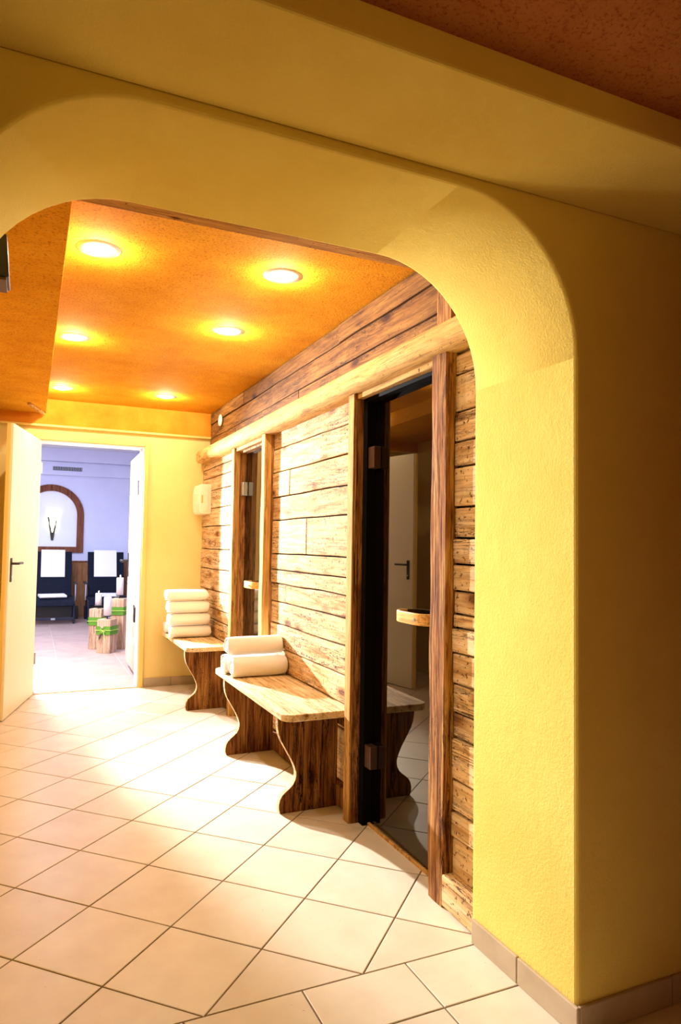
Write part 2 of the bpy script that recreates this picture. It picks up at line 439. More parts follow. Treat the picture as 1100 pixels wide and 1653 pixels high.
# ------------------------------------------------------------------ archway wall
def arch_outline(n=14):
    zs, zt, a = 1.765, 2.155, 0.375
    pts = [(JX_L, 0.0)]
    for k in range(n + 1):
        t = PI / 2 * k / n
        pts.append((JX_L + a - a * math.cos(t), zs + (zt - zs) * math.sin(t)))
    for k in range(n + 1):
        t = PI / 2 * (1 - k / n)
        pts.append((JX_R - a + a * math.cos(t), zs + (zt - zs) * math.sin(t)))
    pts.append((JX_R, 0.0)); return pts
A = arch_outline()
outer = [(3.0, -0.02), (3.0, 2.7), (-2.6, 2.7), (-2.6, -0.02)]
hole = [(A[0][0], -0.02)] + A[1:-1] + [(A[-1][0], -0.02)]
bm = bmesh.new()
extrude_poly(bm, [(x, NEAR_Y, z) for x, z in hole + outer], (0, ARCH_Y - NEAR_Y, 0))
wall_arch = obj('wall_arch', bm, M['yellow'], bevel=0.012, segs=3, angle=40)
setp(wall_arch, 'thick yellow plaster wall with a wide round-cornered archway', 'wall', kind='structure')
for p in wall_arch.data.polygons:
    if p.area < 0.08: p.use_smooth = True

# skirting tiles (parts of a baseboard)
base = empty('baseboard_arch', (JX_R, NEAR_Y, 0)); setp(base, 'beige tile skirting around the foot of the archway pier', 'baseboard', kind='structure')
def skirt(x0, x1, y0, y1, parent, name='skirting_tile'):
    px, py = parent.location.x, parent.location.y
    return obj(name, box(x0 - px, x1 - px, y0 - py, y1 - py, 0.0, 0.075), M['skirt'], parent, bevel=0.003)
T = 0.011
skirt(JX_R - T, JX_R, 1.6525, 1.875, base)
skirt(JX_R - T, JX_R, NEAR_Y - T, 1.649, base)
for k in range(4):
    skirt(JX_R + 0.0005 + k * 0.3314, JX_R + 0.329 + k * 0.3314, NEAR_Y - T, NEAR_Y, base)

# front room shell
def slab(name, a, mat, label, cat, bevel=0.0):
    o = obj(name, box(*a), mat, bevel=bevel); setp(o, label, cat, kind='structure'); return o
slab('ceiling.001', (-2.6, 3.0, -2.0, 1.10, 2.243, 2.7), M['orange_red'], 'dark orange sponged ceiling of the front room', 'ceiling')
slab('trim_2', (-2.6, 3.0, 1.10, NEAR_Y, 2.178, 2.7), M['yellow'], 'flat yellow plaster beam above and in front of the archway', 'beam', 0.006)
slab('wall_left', (-2.7, -2.6, -2.0, NEAR_Y, -0.02, 2.7), M['walnut'], 'unseen side wall of the front room, left of the camera, dark brown to cut bounce light', 'wall')  # out of view, given dark wood to keep the front room dim
slab('wall_front_right', (3.0, 3.1, -2.0, NEAR_Y, -0.02, 2.7), M['yellow'], 'yellow side wall of the front room, right of the camera', 'wall')
slab('wall_shade_blocker', (0.58, 2.99, 0.02, 0.12, -0.02, 2.24), M['walnut'], 'brown partition added out of view, right of the camera, to shade the front wall', 'wall')  # blocker added so its edge throws soft shade on the front wall
slab('wall_back', (-2.7, 3.1, -2.1, -2.0, -0.02, 2.7), M['walnut'], 'unseen wall behind the camera, dark brown to cut bounce light', 'wall')  # dark wood chosen to absorb bounce light, never in view

absorber = obj('bounce_absorber', box(-2.2, 2.8, -1.95, 0.0, 0.0, 0.012), simple('dark_absorber', (0.05, 0.03, 0.02), 0.95), bevel=0.003)  # dark sheet added out of view to soak up floor bounce
setp(absorber, 'large dark brown rug added unseen behind the camera to cut bounce off the floor', 'absorber')

# ------------------------------------------------------------------ corridor shell
slab('ceiling', (-0.62, 1.60, ARCH_Y, FAR_Y, CEIL, CEIL + 0.1), M['orange'], 'orange sponged ceiling of the corridor with six spotlights', 'ceiling')
slab('ceiling_duct', (-0.62, 0.083, ARCH_Y, FAR_Y, 2.298, CEIL), M['orange'], 'lowered orange strip of ceiling along the left side of the corridor', 'ceiling', 0.002)
slab('wall_corridor_left', (-0.72, -0.62, ARCH_Y, FAR_Y + 0.18, -0.02, 2.5), M['yellow_far'], 'yellow left wall of the corridor behind the open cream door', 'wall')
o = obj('lintel_board', box(-0.62, 1.45, ARCH_Y, 2.375, 2.362, 2.42), M['plank_x'], bevel=0.002)
o.name = 'trim_3'; setp(o, 'thin brown wooden board across the ceiling behind the archway', 'trim', kind='structure')
# corridor end wall with doorway
DX0, DX1, DZ = 0.045, 0.888, 2.085
bm = bmesh.new()
bx(bm, -0.72, DX0, FAR_Y, FAR_Y + 0.18, -0.02, 2.5); bx(bm, DX1, 1.60, FAR_Y, FAR_Y + 0.18, -0.02, 2.5); bx(bm, DX0, DX1, FAR_Y, FAR_Y + 0.18, DZ, 2.5)
wf = obj('wall_far', bm, M['yellow_far']); setp(wf, 'yellow end wall of the corridor around the open doorway', 'wall', kind='structure')
obj('orange_band', box(-0.62, 1.462, FAR_Y - 0.045, FAR_Y, 2.205, CEIL), M['orange_band'], wf, bevel=0.003)
obj('ledge', box(-0.62, 1.462, FAR_Y - 0.052, FAR_Y, 2.190, 2.207), M['frame_yellow'], wf, bevel=0.002)
bb = empty('baseboard_far', (0.95, FAR_Y, 0)); setp(bb, 'beige tile skirting on the end wall right of the doorway', 'baseboard', kind='structure')
skirt(0.935, 1.165, FAR_Y - T, FAR_Y, bb); skirt(1.168, 1.398, FAR_Y - T, FAR_Y, bb)
# door casing
fr = empty('trim_4', (0.47, FAR_Y, 0)); setp(fr, 'narrow yellow casing around the doorway to the lounge', 'door frame', kind='structure')
for nm, a in (('jamb', (DX1 - 0.47, DX1 + 0.036 - 0.47, -0.022, 0.0, 0, DZ + 0.036)), ('jamb', (DX0 - 0.036 - 0.47, DX0 - 0.47, -0.022, 0.0, 0, DZ + 0.036)), ('head', (DX0 - 0.47, DX1 - 0.47, -0.022, 0.0, DZ, DZ + 0.036))):
    obj(nm, box(*a), M['frame_yellow'], fr, bevel=0.003)
for nm, a in (('jamb', (DX1 - 0.012 - 0.47, DX1 - 0.47, 0.0, 0.185, 0, DZ)), ('jamb', (DX0 - 0.47, DX0 + 0.012 - 0.47, 0.0, 0.185, 0, DZ)), ('head', (DX0 + 0.012 - 0.47, DX1 - 0.012 - 0.47, 0.0, 0.185, DZ - 0.012, DZ))):
    o = obj(nm, box(*a), M['frame_white'], fr, bevel=0.001); o['label'] = 'white inner reveal'
obj('threshold', box(DX0 - 0.47, DX1 - 0.47, -0.012, 0.006, -0.002, 0.004), M['post_pale'], fr, bevel=0.001)

# ------------------------------------------------------------------ sauna wall: backing + planks
bm = bmesh.new()
bx(bm, 1.435, 1.485, ARCH_Y, 2.118, -0.02, 2.03); bx(bm, 1.435, 1.485, 2.932, 4.208, -0.02, 2.03); bx(bm, 1.435, 1.485, 5.008, FAR_Y, -0.02, 2.03)
bx(bm, 1.435, 1.485, 2.118, 2.932, 1.991, 2.03); bx(bm, 1.435, 1.485, 4.208, 5.008, 1.991, 2.03)
bx(bm, 1.475, 1.52, ARCH_Y, FAR_Y, 2.03, CEIL)
wr = obj('wall_right', bm, M['black_frame']); setp(wr, 'sauna wall clad in old spruce planks', 'wall', kind='structure')

def plank(y0, y1, z0, z1, xf, th, mat, wob=0.006, name='plank', drop=0.0, parent=None, proud=0.005):
    """horizontal board whose long edges wander a little"""
    n = max(2, min(14, int((y1 - y0) / 0.16) + 1))
    dx = random.uniform(-proud, proud); s0, s1 = random.random() * 50, random.random() * 50
    bm = bmesh.new(); rowsv = []
    gap = 0.0038
    for k in range(n + 1):
        y = y0 + (y1 - y0) * k / n
        a = noise.noise(Vector((y * 2.5, z0 * 31, 0.3))) * wob; b = noise.noise(Vector((y * 2.5, z1 * 31, 0.3))) * wob
        zz0, zz1 = z0 + gap + a, z1 - gap + b
        c = 0.0045
        rowsv.append([bm.verts.new(v) for v in ((xf + th, y, zz0), (xf + th, y, zz1), (xf + dx + c * 0.6, y, zz1), (xf + dx, y, zz1 - c), (xf + dx, y, zz0 + c), (xf + dx + c * 0.6, y, zz0))])
    for a, b in zip(rowsv, rowsv[1:]):
        for i in range(6): bm.faces.new((a[i], a[(i + 1) % 6], b[(i + 1) % 6], b[i]))
    bm.faces.new(rowsv[0][::-1]); bm.faces.new(rowsv[-1])
    return obj(name, bm, mat, parent or wr)

def stack(joints, y0, y1, xf, th, mat, splits=None):
    for k, (a, b) in enumerate(zip(joints, joints[1:])):
        ys = [y0] + sorted((splits or {}).get(k, [])) + [y1]
        for c, d in zip(ys, ys[1:]):
            plank(c + 0.0008, d - 0.0008, a, b, xf, th, mat)
# near planks right of the big glass door
stack([0.105, 0.241, 0.327, 0.441, 0.586, 0.667, 0.77, 0.879, 0.967, 1.012, 1.095, 1.19, 1.28, 1.389, 1.532, 1.623, 1.73, 1.867, 1.945], ARCH_Y + 0.002, 2.085, 1.378, 0.056, M['old_y'])
# middle planks between the two glass doors
stack([0.105, 0.235, 0.36, 0.48, 0.62, 0.76, 0.895, 1.005, 1.09, 1.19, 1.40, 1.545, 1.70, 1.85, 1.96], 2.932, 4.208, WX, 0.025, M['old_y'],
      {13: [3.42, 3.80], 12: [3.42], 9: [3.62], 6: [3.95], 11: [3.9]})
# far planks
stack([0.105, 0.24, 0.36, 0.48, 0.615, 0.705, 0.86, 1.034, 1.20, 1.393, 1.545, 1.698, 1.81, 1.896, 1.96], 5.012, FAR_Y - 0.002, WX, 0.025, M['old_y'])
# upper planks above the beam
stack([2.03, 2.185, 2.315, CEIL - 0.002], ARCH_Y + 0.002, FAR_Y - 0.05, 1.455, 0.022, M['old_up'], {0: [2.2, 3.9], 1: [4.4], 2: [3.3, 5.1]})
plank(2.20, 2.30, 2.06, 2.32, 1.438, 0.016, M['post_z'], name='patch_board')
# kick boards
plank(ARCH_Y + 0.002, 2.083, 0.004, 0.118, 1.338, 0.096, M['old_y'], name='kick_board', wob=0.012)
plank(2.932, 4.208, 0.004, 0.105, 1.387, 0.048, M['leg_z'], name='kick_board')
plank(5.012, FAR_Y - 0.002, 0.004, 0.105, 1.387, 0.048, M['leg_z'], name='kick_board')

# long half-round beam over the doors
def beam_bm():
    prof = [(1.455, 1.952), (1.36, 1.952), (1.325, 1.957), (1.311, 1.975), (1.306, 2.00), (1.309, 2.03), (1.322, 2.052), (1.345, 2.066), (1.40, 2.075), (1.455, 2.078)]
    bm = bmesh.new(); ys = [ARCH_Y + 0.001] + [2.2 + 0.33 * k for k in range(12)] + [6.05, 6.10, 6.125, 6.135]
    rowsv = []
    for y in ys:
        e = 1.0 if y < 6.06 else {6.10: 0.93, 6.125: 0.80, 6.135: 0.62}[y]
        w = noise.noise(Vector((y * 1.1, 0, 5))) * 0.006
        cz = 2.01
        rowsv.append([bm.verts.new((1.455 + (x - 1.455) * e + (w if x < 1.40 else 0), y, cz + (z - cz) * (e * 0.35 + 0.65) + w * 0.6)) for x, z in prof])
    n = len(prof)
    for a, b in zip(rowsv, rowsv[1:]):
        for i in range(n): bm.faces.new((a[i], a[(i + 1) % n], b[(i + 1) % n], b[i]))
    bm.faces.new(rowsv[0][::-1]); bm.faces.new(rowsv[-1]); return bm
o = obj('trim_1', beam_bm(), M['pine_y'], smooth=True)
mo = o.modifiers.new('es', 'EDGE_SPLIT'); mo.split_angle = math.radians(50)
setp(o, 'long pale rounded pine beam running above both sauna doors', 'beam', kind='structure')

# ------------------------------------------------------------------ glass sauna doors
def rough_post(w_y0, w_y1, x0, x1, z0, z1, seed, amp=0.004):
    bm = bmesh.new(); rowsv = []; n = 26
    for k in range(n + 1):
        z = z0 + (z1 - z0) * k / n
        def j(q): return noise.noise(Vector((z * 4, seed, q))) * amp
        c = 0.005
        P = [(x1, w_y0), (x1, w_y1), (x0 + c + j(2), w_y1 + j(1)), (x0 + j(2), w_y1 - c + j(1)), (x0 + j(3) - .001, w_y0 + (w_y1 - w_y0) * .55), (x0 + j(4), w_y0 + c + j(0)), (x0 + c + j(4), w_y0 + j(0))]
        rowsv.append([bm.verts.new((x, y, z)) for x, y in P])
    m = len(rowsv[0])
    for a, b in zip(rowsv, rowsv[1:]):
        for i in range(m): bm.faces.new((a[i], a[(i + 1) % m], b[(i + 1) % m], b[i]))
    bm.faces.new(rowsv[0][::-1]); bm.faces.new(rowsv[-1]); return bm

def glass_door(name, y0, y1, posts, mats, label, hinge_mat, jamb_mat, handle_y, tilt):
    d = empty(name, (1.45, (y0 + y1) / 2, 0)); L = Vector((1.45, (y0 + y1) / 2, 0))
    setp(d, label, 'glass door', kind='structure')
    def put(nm, bm, mat, **k):
        bmesh.ops.translate(bm, verts=bm.verts, vec=-L)
        return obj(nm, bm, mat, d, **k)
    (a0, a1, ax), (b0, b1, bx_) = posts; b2 = bx_; fp = 0.040 if tilt else 0.010
    put('post', rough_post(a0, a1, ax, 1.394, 0.0, 1.955, 1.3), mats[0])
    put('post', rough_post(b0, b1, bx_, 1.394, 0.0, 1.955, 7.7), mats[1])
    if tilt: put('lit_face_strip', box(b2 - 0.007, b2 + 0.002, b0 + 0.003, b1 - 0.003, 0.0, 1.95), M['post_pale'], bevel=0.002)  # pale strip paints the lit front face of the far post
    put('head_batten', box(1.362, 1.394, y0 + 0.003, y1 - 0.003, 1.926, 1.951), M['pine_y'], bevel=0.003)
    bm = bmesh.new()
    bx(bm, 1.395, 1.470, y1 - fp, y1 + 0.065, 0.0, 1.99); bx(bm, 1.395, 1.470, y0 - 0.070, y0 + 0.004, 0.0, 1.99); bx(bm, 1.395, 1.470, y0 + 0.004, y1 - fp, 1.912, 1.951)
    put('frame', bm, jamb_mat)
    bm = bmesh.new(); extrude_poly(bm, [(1.440 - tilt, y0 + 0.006, 0.014), (1.448 - tilt, y0 + 0.006, 0.014), (1.448, y1 - 0.006, 0.014), (1.440, y1 - 0.006, 0.014)], (0, 0, 1.93))
    put('glass_pane', bm, M['glass'])
    put('threshold', box(1.420, 1.434, y0, y1, -0.002, 0.012), M['post_pale'], bevel=0.003)
    for z in (0.31, 1.65):
        bm = box(1.400, 1.439, y1 - fp - 0.058, y1 - fp - 0.0005, z - 0.05, z + 0.05)
        h = put('hinge', bm, hinge_mat, bevel=0.004)
    # hoop handle
    yc, hw = handle_y, 0.115; path = []
    for k in range(25):
        t = PI * k / 24
        c, s = math.cos(t), math.sin(t)
        sx = math.copysign(abs(c) ** 0.55, c); sy = abs(s) ** 0.55
        path.append((1.440 - tilt * 0.7 - 0.064 * sy, yc + hw * sx, 0.945))
    bm = bmesh.new(); band(bm, path, 0.046, 0.013)
    hd = put('handle', bm, M['handle_wood'], bevel=0.003); hd['label'] = 'light wooden hoop handle'
    bm = bmesh.new()
    r = 0.006
    for yy in (yc - 0.06,):
        vv = [bm.verts.new((1.3645, yy + r * math.cos(q * PI / 6), 0.966 + r * math.sin(q * PI / 6))) for q in range(12)]
        vb = [bm.verts.new((1.3685, yy + r * math.cos(q * PI / 6), 0.966 + r * math.sin(q * PI / 6))) for q in range(12)]
        bm.faces.new(vv)
        for q in range(12): bm.faces.new((vv[q], vv[(q + 1) % 12], vb[(q + 1) % 12], vb[q]))
    bmesh.ops.translate(bm, verts=bm.verts, vec=-L)
    sc = obj('screw_cap', bm, M['black'], hd)
    return d

glass_door('door_1', 2.19, 2.865, ((2.087, 2.19, 1.345), (2.865, 2.93, 1.352)), (M['post_z'], M['post_z']),
           'smoked glass sauna door nearest the archway, between rough brown posts', M['hinge'], M['black_frame'], 2.395, 0.009)
glass_door('door_2', 4.28, 4.94, ((4.208, 4.28, 1.350), (4.94, 5.01, 1.350)), (M['post_pale'], M['post_pale']),
           'narrow-looking glass sauna door at the far end between the two benches', M['steel'], M['post_z'], 4.62, 0)
# dark sauna cabins behind the glass
bm = bmesh.new()
bx(bm, 2.9, 2.95, ARCH_Y, FAR_Y, -0.02, 2.42); bx(bm, 1.5, 2.95, ARCH_Y - 0.0, ARCH_Y + 0.03, -0.02, 2.42); bx(bm, 1.5, 2.95, FAR_Y - 0.03, FAR_Y, -0.02, 2.42)
bx(bm, 1.5, 2.95, ARCH_Y, FAR_Y, 2.1, 2.14); bx(bm, 1.5, 2.95, 3.5, 3.55, -0.02, 2.1); bx(bm, 2.3, 2.9, 1.92, 3.5, 0.40, 0.45); bx(bm, 2.3, 2.9, 3.55, 6.17, 0.40, 0.45)
o = obj('wall_sauna', bm, M['sauna_in']); setp(o, 'dark board interior of the sauna cabins behind the smoked glass', 'wall', kind='structure')

# ------------------------------------------------------------------ benches
LEG = [(1.078, 0.0), (1.079, .047), (1.085, .08), (1.095, .106), (1.113, .136), (1.131, .166), (1.150, .197), (1.165, .228), (1.174, .255), (1.175, .27), (1.171, .29), (1.160, .31), (1.143, .325),
       (1.125, .338), (1.108, .352), (1.097, .370), (1.092, .392), (1.092, .41), (1.098, .432)]
def bench(y0, y1, legs, label, xf, top, wall_leg=True):
    yc = (y0 + y1) / 2; b = empty('wooden_bench', (1.25, yc, 0)); setp(b, label, 'bench', 'wooden benches along the sauna wall')
    L = Vector((1.25, yc, 0)); xb = 1.405
    pts = []; r = 0.055
    for cx, cy, a0 in ((xf + r, y0 + r, PI), (xb, y0, None), (xb, y1, None), (xf + r, y1 - r, PI / 2)):
        if a0 is None: pts.append((cx, cy)); continue
        for k in range(9):
            a = a0 + PI / 2 * k / 8
            pts.append((cx + r * math.cos(a), cy + r * math.sin(a)))
    # seat is built as three long boards glued edge to edge
    bm = bmesh.new(); extrude_poly(bm, [(x, y, top - 0.032) for x, y in pts], (0, 0, 0.032))
    bmesh.ops.translate(bm, verts=bm.verts, vec=-L)
    obj('seat', bm, M['seat_y'], b, bevel=0.005)
    for yl in legs:
        bm = bmesh.new()
        sc = (top - 0.032) / 0.432
        prof = [(x + (xf - 1.065), yl, (0.432 - z) * sc) for x, z in LEG]
        prof = prof + [(1.386, yl, 0.0), (1.386, yl, 0.432 * sc)]
        h = 0.432 * sc; c1, c2 = 1.212, 1.303
        front = [(x, yy, z) for x, yy, z in prof[:-2]] + [(c1, yl, 0.0), (c1, yl, h)]
        extrude_poly(bm, front, (0, 0.036, 0)); bmesh.ops.translate(bm, verts=bm.verts, vec=-L)
        lg = obj('leg', bm, M['leg_z'], b, bevel=0.003, angle=50)
        lg.data.materials.append(M['seat_y'])
        for p in lg.data.polygons:
            if abs(p.normal.y) < 0.5 and p.center.x < c1 - 0.01 - L.x and 0.001 < p.center.z < h - 0.001: p.material_index = 1
        for x0, x1 in ((c1 + 0.001, c2), (c2 + 0.001, 1.386)):
            bm = box(x0, x1, yl + 0.001, yl + 0.035, 0.0, h); bmesh.ops.translate(bm, verts=bm.verts, vec=-L)
            obj('leg_board', bm, M['leg_z'], lg, bevel=0.002)
    if wall_leg:
        bm = box(1.12, 1.40, y1 - 0.03, y1, top - 0.075, top - 0.032); bmesh.ops.translate(bm, verts=bm.verts, vec=-L)
        obj('support_batten', bm, M['leg_z'], b, bevel=0.002)
    bm = box(1.386, 1.405, y0 + 0.06, y1 - 0.04, top - 0.09, top - 0.032); bmesh.ops.translate(bm, verts=bm.verts, vec=-L)
    obj('rail', bm, M['leg_z'], b, bevel=0.002)
    return b
bench(2.962, 4.27, (3.087, 4.05), 'wooden bench with curved legs beside the big glass door, nearer of two', 1.066, 0.480, False)
bench(5.10, 6.182, (5.222,), 'farther wooden bench in the corner against the yellow end wall', 1.070, 0.480)

# ------------------------------------------------------------------ towels
def towel_roll_bm(L, ry, rz, turns=3.6, seed=0.0):
    bm = bmesh.new(); n = int(turns * 26); t0 = 0.16; cols = []
    nx = 9
    for k in range(n + 1):
        u = k / n; rr = t0 + (1 - t0) * u
        a = 2 * PI * turns * u - 2 * PI * turns - PI * 0.42
        ring = []
        for i in range(nx):
            x = -L / 2 + L * i / (nx - 1)
            e = 1.0 - 0.05 * (abs(2 * i / (nx - 1) - 1) ** 6)
            nn = 1 + 0.075 * noise.noise(Vector((x * 9, math.cos(a) * 1.3 + seed, math.sin(a) * 1.3))) * u
            xx = x + 0.010 * noise.noise(Vector((a * 0.7, seed, 1 if i > nx / 2 else 4)))
            c, s = math.cos(a), math.sin(a)
            c = math.copysign(abs(c) ** 0.93, c); s = math.copysign(abs(s) ** 0.93, s)
            ring.append(bm.verts.new((xx, rr * ry * c * e * nn, rr * rz * s * e * nn)))
        cols.append(ring)
    for a, b in zip(cols, cols[1:]):
        for i in range(nx - 1): bm.faces.new((a[i], a[i + 1], b[i + 1], b[i]))
    return bm
def towel(loc, L, ry, rz, label, seed, rz_rot=0.0, group='rolled white towels on the benches'):
    o = obj('rolled_towel', towel_roll_bm(L, ry - 0.004, rz - 0.004, seed=seed), M['towel'], smooth=True, loc=loc, rot=(0, 0, rz_rot))
    m = o.modifiers.new('thick', 'SOLIDIFY'); m.thickness = 0.0125; m.offset = -0.2
    m = o.modifiers.new('sub', 'SUBSURF'); m.levels = 1; m.render_levels = 1
    setp(o, label, 'towel', group); return o
towel((1.243, 3.915, 0.541), 0.335, 0.064, 0.061, 'rolled white towel at the front of the nearer bench, lying on the seat', 1.1)
towel((1.225, 4.045, 0.541), 0.330, 0.062, 0.061, 'rolled white towel lying on the nearer bench behind the front roll, mostly hidden', 2.2)
towel((1.232, 3.975, 0.653), 0.340, 0.064, 0.058, 'rolled white towel on top of the pile on the nearer bench', 3.3, 0.02)
zz = 0.480
for k, (h, xo, lab) in enumerate(((0.102, 0.0, 'lowest rolled white towel in the stack of four on the farther bench'), (0.101, -0.012, 'second towel from the bottom in the stack on the farther bench'),
                          (0.101, -0.022, 'third towel from the bottom in the stack on the farther bench'), (0.094, -0.036, 'topmost rolled white towel in the stack on the farther bench'))):
    towel((1.215 + xo, 5.70, zz + h / 2), 0.335, 0.085, h / 2, lab, 5.5 + k); zz += h - 0.001
towel((1.225, 6.02, 0.532), 0.32, 0.080, 0.052, 'rolled white towel behind the tall stack, next to the end wall', 12.0)

# ------------------------------------------------------------------ ceiling spotlights
def spotlight(x, y, label):
    s = empty('recessed_spotlight', (x, y, CEIL)); setp(s, label, 'ceiling light', 'six ceiling spotlights in two rows')
    bm = bmesh.new(); lathe(bm, [(0.086, 0.0), (0.085, -0.0012), (0.058, -0.002), (0.054, -0.005), (0.046, -0.004), (0.042, -0.001), (0.042, 0.0)], 36, cap=False)  # outer rim widened in white to stand for the halo round the lamp
    obj('ring', bm, M['ring'], s, smooth=True)
    bm = bmesh.new(); lathe(bm, [(0.042, -0.001), (0.040, -0.006), (0.030, -0.011), (0.015, -0.014), (0.0, -0.015)], 36, cap=False)
    obj('lens', bm, M['bulb'], s, smooth=True)
    l = lamp('spotlight_bulb', 'POINT', (0, 0, -0.023), SPOT_W, WARM, 0.010); l.parent = s
for x, y, lab in ((0.213, 2.88, 'lit ceiling spotlight nearest the archway in the left row'), (0.968, 2.815, 'lit ceiling spotlight nearest the archway in the right row'),
                  (0.192, 4.205, 'middle lit ceiling spotlight of the left row beside the ceiling step'), (0.961, 3.69, 'middle lit ceiling spotlight of the right row'),
                  (0.182, 5.66, 'farthest lit ceiling spotlight of the left row, above the doorway'), (0.955, 5.595, 'farthest lit ceiling spotlight of the right row, near the end wall')):
    spotlight(x, y, lab)

# ------------------------------------------------------------------ cream door leaf (open into the corridor)
HX, HY = 0.040, 6.172
ang = math.atan2(5.345 - 6.172, -0.152 - 0.040)      # hinge -> free edge
d3 = empty('door_3', (HX, HY, 0), ang); setp(d3, 'cream flush door standing open on the left with a black handle', 'door', kind='structure')
DL = 0.845
# local frame: x along the leaf from the hinge, +y is the side facing the room
obj('leaf', box(0.0, DL, -0.02, 0.02, 0.006, 2.072), M['door_cream'], d3, bevel=0.002)
obj('rebate_edge', box(DL, DL + 0.012, -0.02, 0.004, 0.006, 2.072), M['frame_yellow'], d3, bevel=0.001)
for z in (0.25, 1.80):
    bm = bmesh.new(); lathe(bm, [(0.009, 0), (0.009, 0.09)], 12, (-0.004, 0.022, z)); obj('hinge', bm, M['steel'], d3)
hp = obj('handle_plate', box(DL - 0.075, DL - 0.040, 0.02, 0.027, 0.955, 1.125), M['black'], d3, bevel=0.003)
bm = bmesh.new(); tube(bm, [(DL - 0.058, 0.025, 1.085), (DL - 0.058, 0.060, 1.085), (DL - 0.068, 0.068, 1.085), (DL - 0.12, 0.068, 1.087), (DL - 0.185, 0.066, 1.086)], 0.009, 10)
obj('lever', bm, M['black'], hp)
bm = bmesh.new(); lathe(bm, [(0.008, 0), (0.008, 0.004)], 10, (0, 0, 0)); bmesh.ops.rotate(bm, verts=bm.verts, matrix=Matrix.Rotation(-PI / 2, 3, 'X')); bmesh.ops.translate(bm, verts=bm.verts, vec=(DL - 0.058, 0.027, 0.99))
obj('keyhole', bm, M['steel'], hp)
# small wooden brace on the ceiling near the door
bm = bmesh.new(); extrude_poly(bm, [(-0.055, 5.72, 2.297), (-0.030, 5.72, 2.297), (0.075, 6.10, 2.297), (0.050, 6.10, 2.297)], (0, 0, -0.020))
o = obj('trim_5', bm, M['pine_y'], bevel=0.002); setp(o, 'small pale wooden batten on the lowered ceiling above the cream door', 'trim', kind='structure')

# black box hanging behind the archway at the left frame edge
sp = empty('wall_speaker', (-0.24, ARCH_Y, 2.02)); setp(sp, 'black box speaker mounted behind the archway at the far left', 'speaker')
bm = bmesh.new(); extrude_poly(bm, [(-0.14, 0.15, -0.062), (0.165, 0.15, -0.062), (0.155, 0.15, 0.055), (-0.14, 0.15, 0.055)], (0, 0.12, 0)); obj('case', bm, M['black'], sp, bevel=0.004)
obj('base_plate', box(-0.13, 0.158, 0.155, 0.265, -0.070, -0.0625), M['hinge'], sp, bevel=0.001)
obj('bracket', box(-0.03, 0.03, 0.0, 0.15, -0.02, 0.02), M['black'], sp, bevel=0.002)

# ------------------------------------------------------------------ paper towel dispenser and round button
dp = empty('towel_dispenser', (WX, 5.995, 1.50)); setp(dp, 'cream plastic paper towel dispenser on the plank wall by the corner', 'dispenser')
bm = bmesh.new()
prof = [(0.0, 0.0), (-0.085, 0.0), (-0.098, 0.02), (-0.106, 0.09), (-0.106, 0.17), (-0.098, 0.24), (-0.088, 0.255), (0.0, 0.255)]
extrude_poly(bm, [(x, -0.135, z) for x, z in prof], (0, 0.27, 0)); obj('cover', bm, M['plastic'], dp, bevel=0.008, segs=3)
obj('side_panel', box(-0.080, -0.030, -0.139, -0.134, 0.02, 0.235), M['plastic'], dp, bevel=0.002)
o = obj('level_window', box(-0.088, -0.074, -0.1395, -0.134, 0.09, 0.16), M['slot'], dp, bevel=0.001); o['label'] = 'amber level window'
bm = bmesh.new(); lathe(bm, [(0.0, 0.0), (0.048, 0.0), (0.050, 0.006), (0.046, 0.014), (0.030, 0.017), (0.0, 0.018)], 28)
bt = empty('round_wall_cap', (1.452, 5.76, 2.297)); setp(bt, 'small round cream cap high on the upper planks near the far corner', 'wall cap')
bmesh.ops.rotate(bm, verts=bm.verts, matrix=Matrix.Rotation(-PI / 2, 3, 'Y')); obj('disc', bm, M['plastic'], bt, smooth=True)
bm = bmesh.new(); lathe(bm, [(0.0, 0.017), (0.016, 0.017), (0.016, 0.021), (0.0, 0.022)], 18); bmesh.ops.rotate(bm, verts=bm.verts, matrix=Matrix.Rotation(-PI / 2, 3, 'Y')); obj('centre_button', bm, M['frame_white'], bt)

# ------------------------------------------------------------------ lounge beyond the doorway
LY0, LY1, LZ = FAR_Y + 0.18, 12.3, 2.77
bm = bmesh.new(); bx(bm, -3.0, 2.4, FAR_Y + 0.001, LY1, -0.06, -0.0025)
fl2 = obj('floor.001', bm, M['grout_far']); setp(fl2, 'taupe tiled floor of the lounge beyond the doorway', 'floor', kind='structure')
tw, td = 0.60, 0.60
for a in range(-3, 4):
    for b in range(0, 11):
        x0 = 0.30 + a * tw; y0 = FAR_Y + 0.02 + b * td
        P = clip([(x0 + .003, y0 + .003), (x0 + tw - .003, y0 + .003), (x0 + tw - .003, y0 + td - .003), (x0 + .003, y0 + td - .003)], -1.8, 2.0, FAR_Y + 0.005, LY1)
        if P and parea(P) > 0.002: tile_obj(P, fl2, M['tile_far'])
slab('ceiling.002', (-3.0, 2.4, LY0, LY1, LZ, LZ + 0.1), M['lounge_ceiling'], 'white ceiling of the lounge beyond the doorway', 'ceiling')
slab('wall_lounge_left', (-3.1, -3.0, FAR_Y, LY1 + 0.1, -0.02, LZ + 0.1), M['lounge_wall'], 'pale left wall of the lounge', 'wall')
slab('wall_lounge_right', (2.4, 2.5, FAR_Y, LY1 + 0.1, -0.02, LZ + 0.1), M['lounge_wall'], 'pale right wall of the lounge', 'wall')
bm = bmesh.new(); bx(bm, -3.0, -0.72, FAR_Y, LY0, -0.02, LZ + 0.1); bx(bm, 1.60, 2.4, FAR_Y, LY0, -0.02, LZ + 0.1); bx(bm, -0.72, 1.60, FAR_Y, LY0, 2.5, LZ + 0.1)
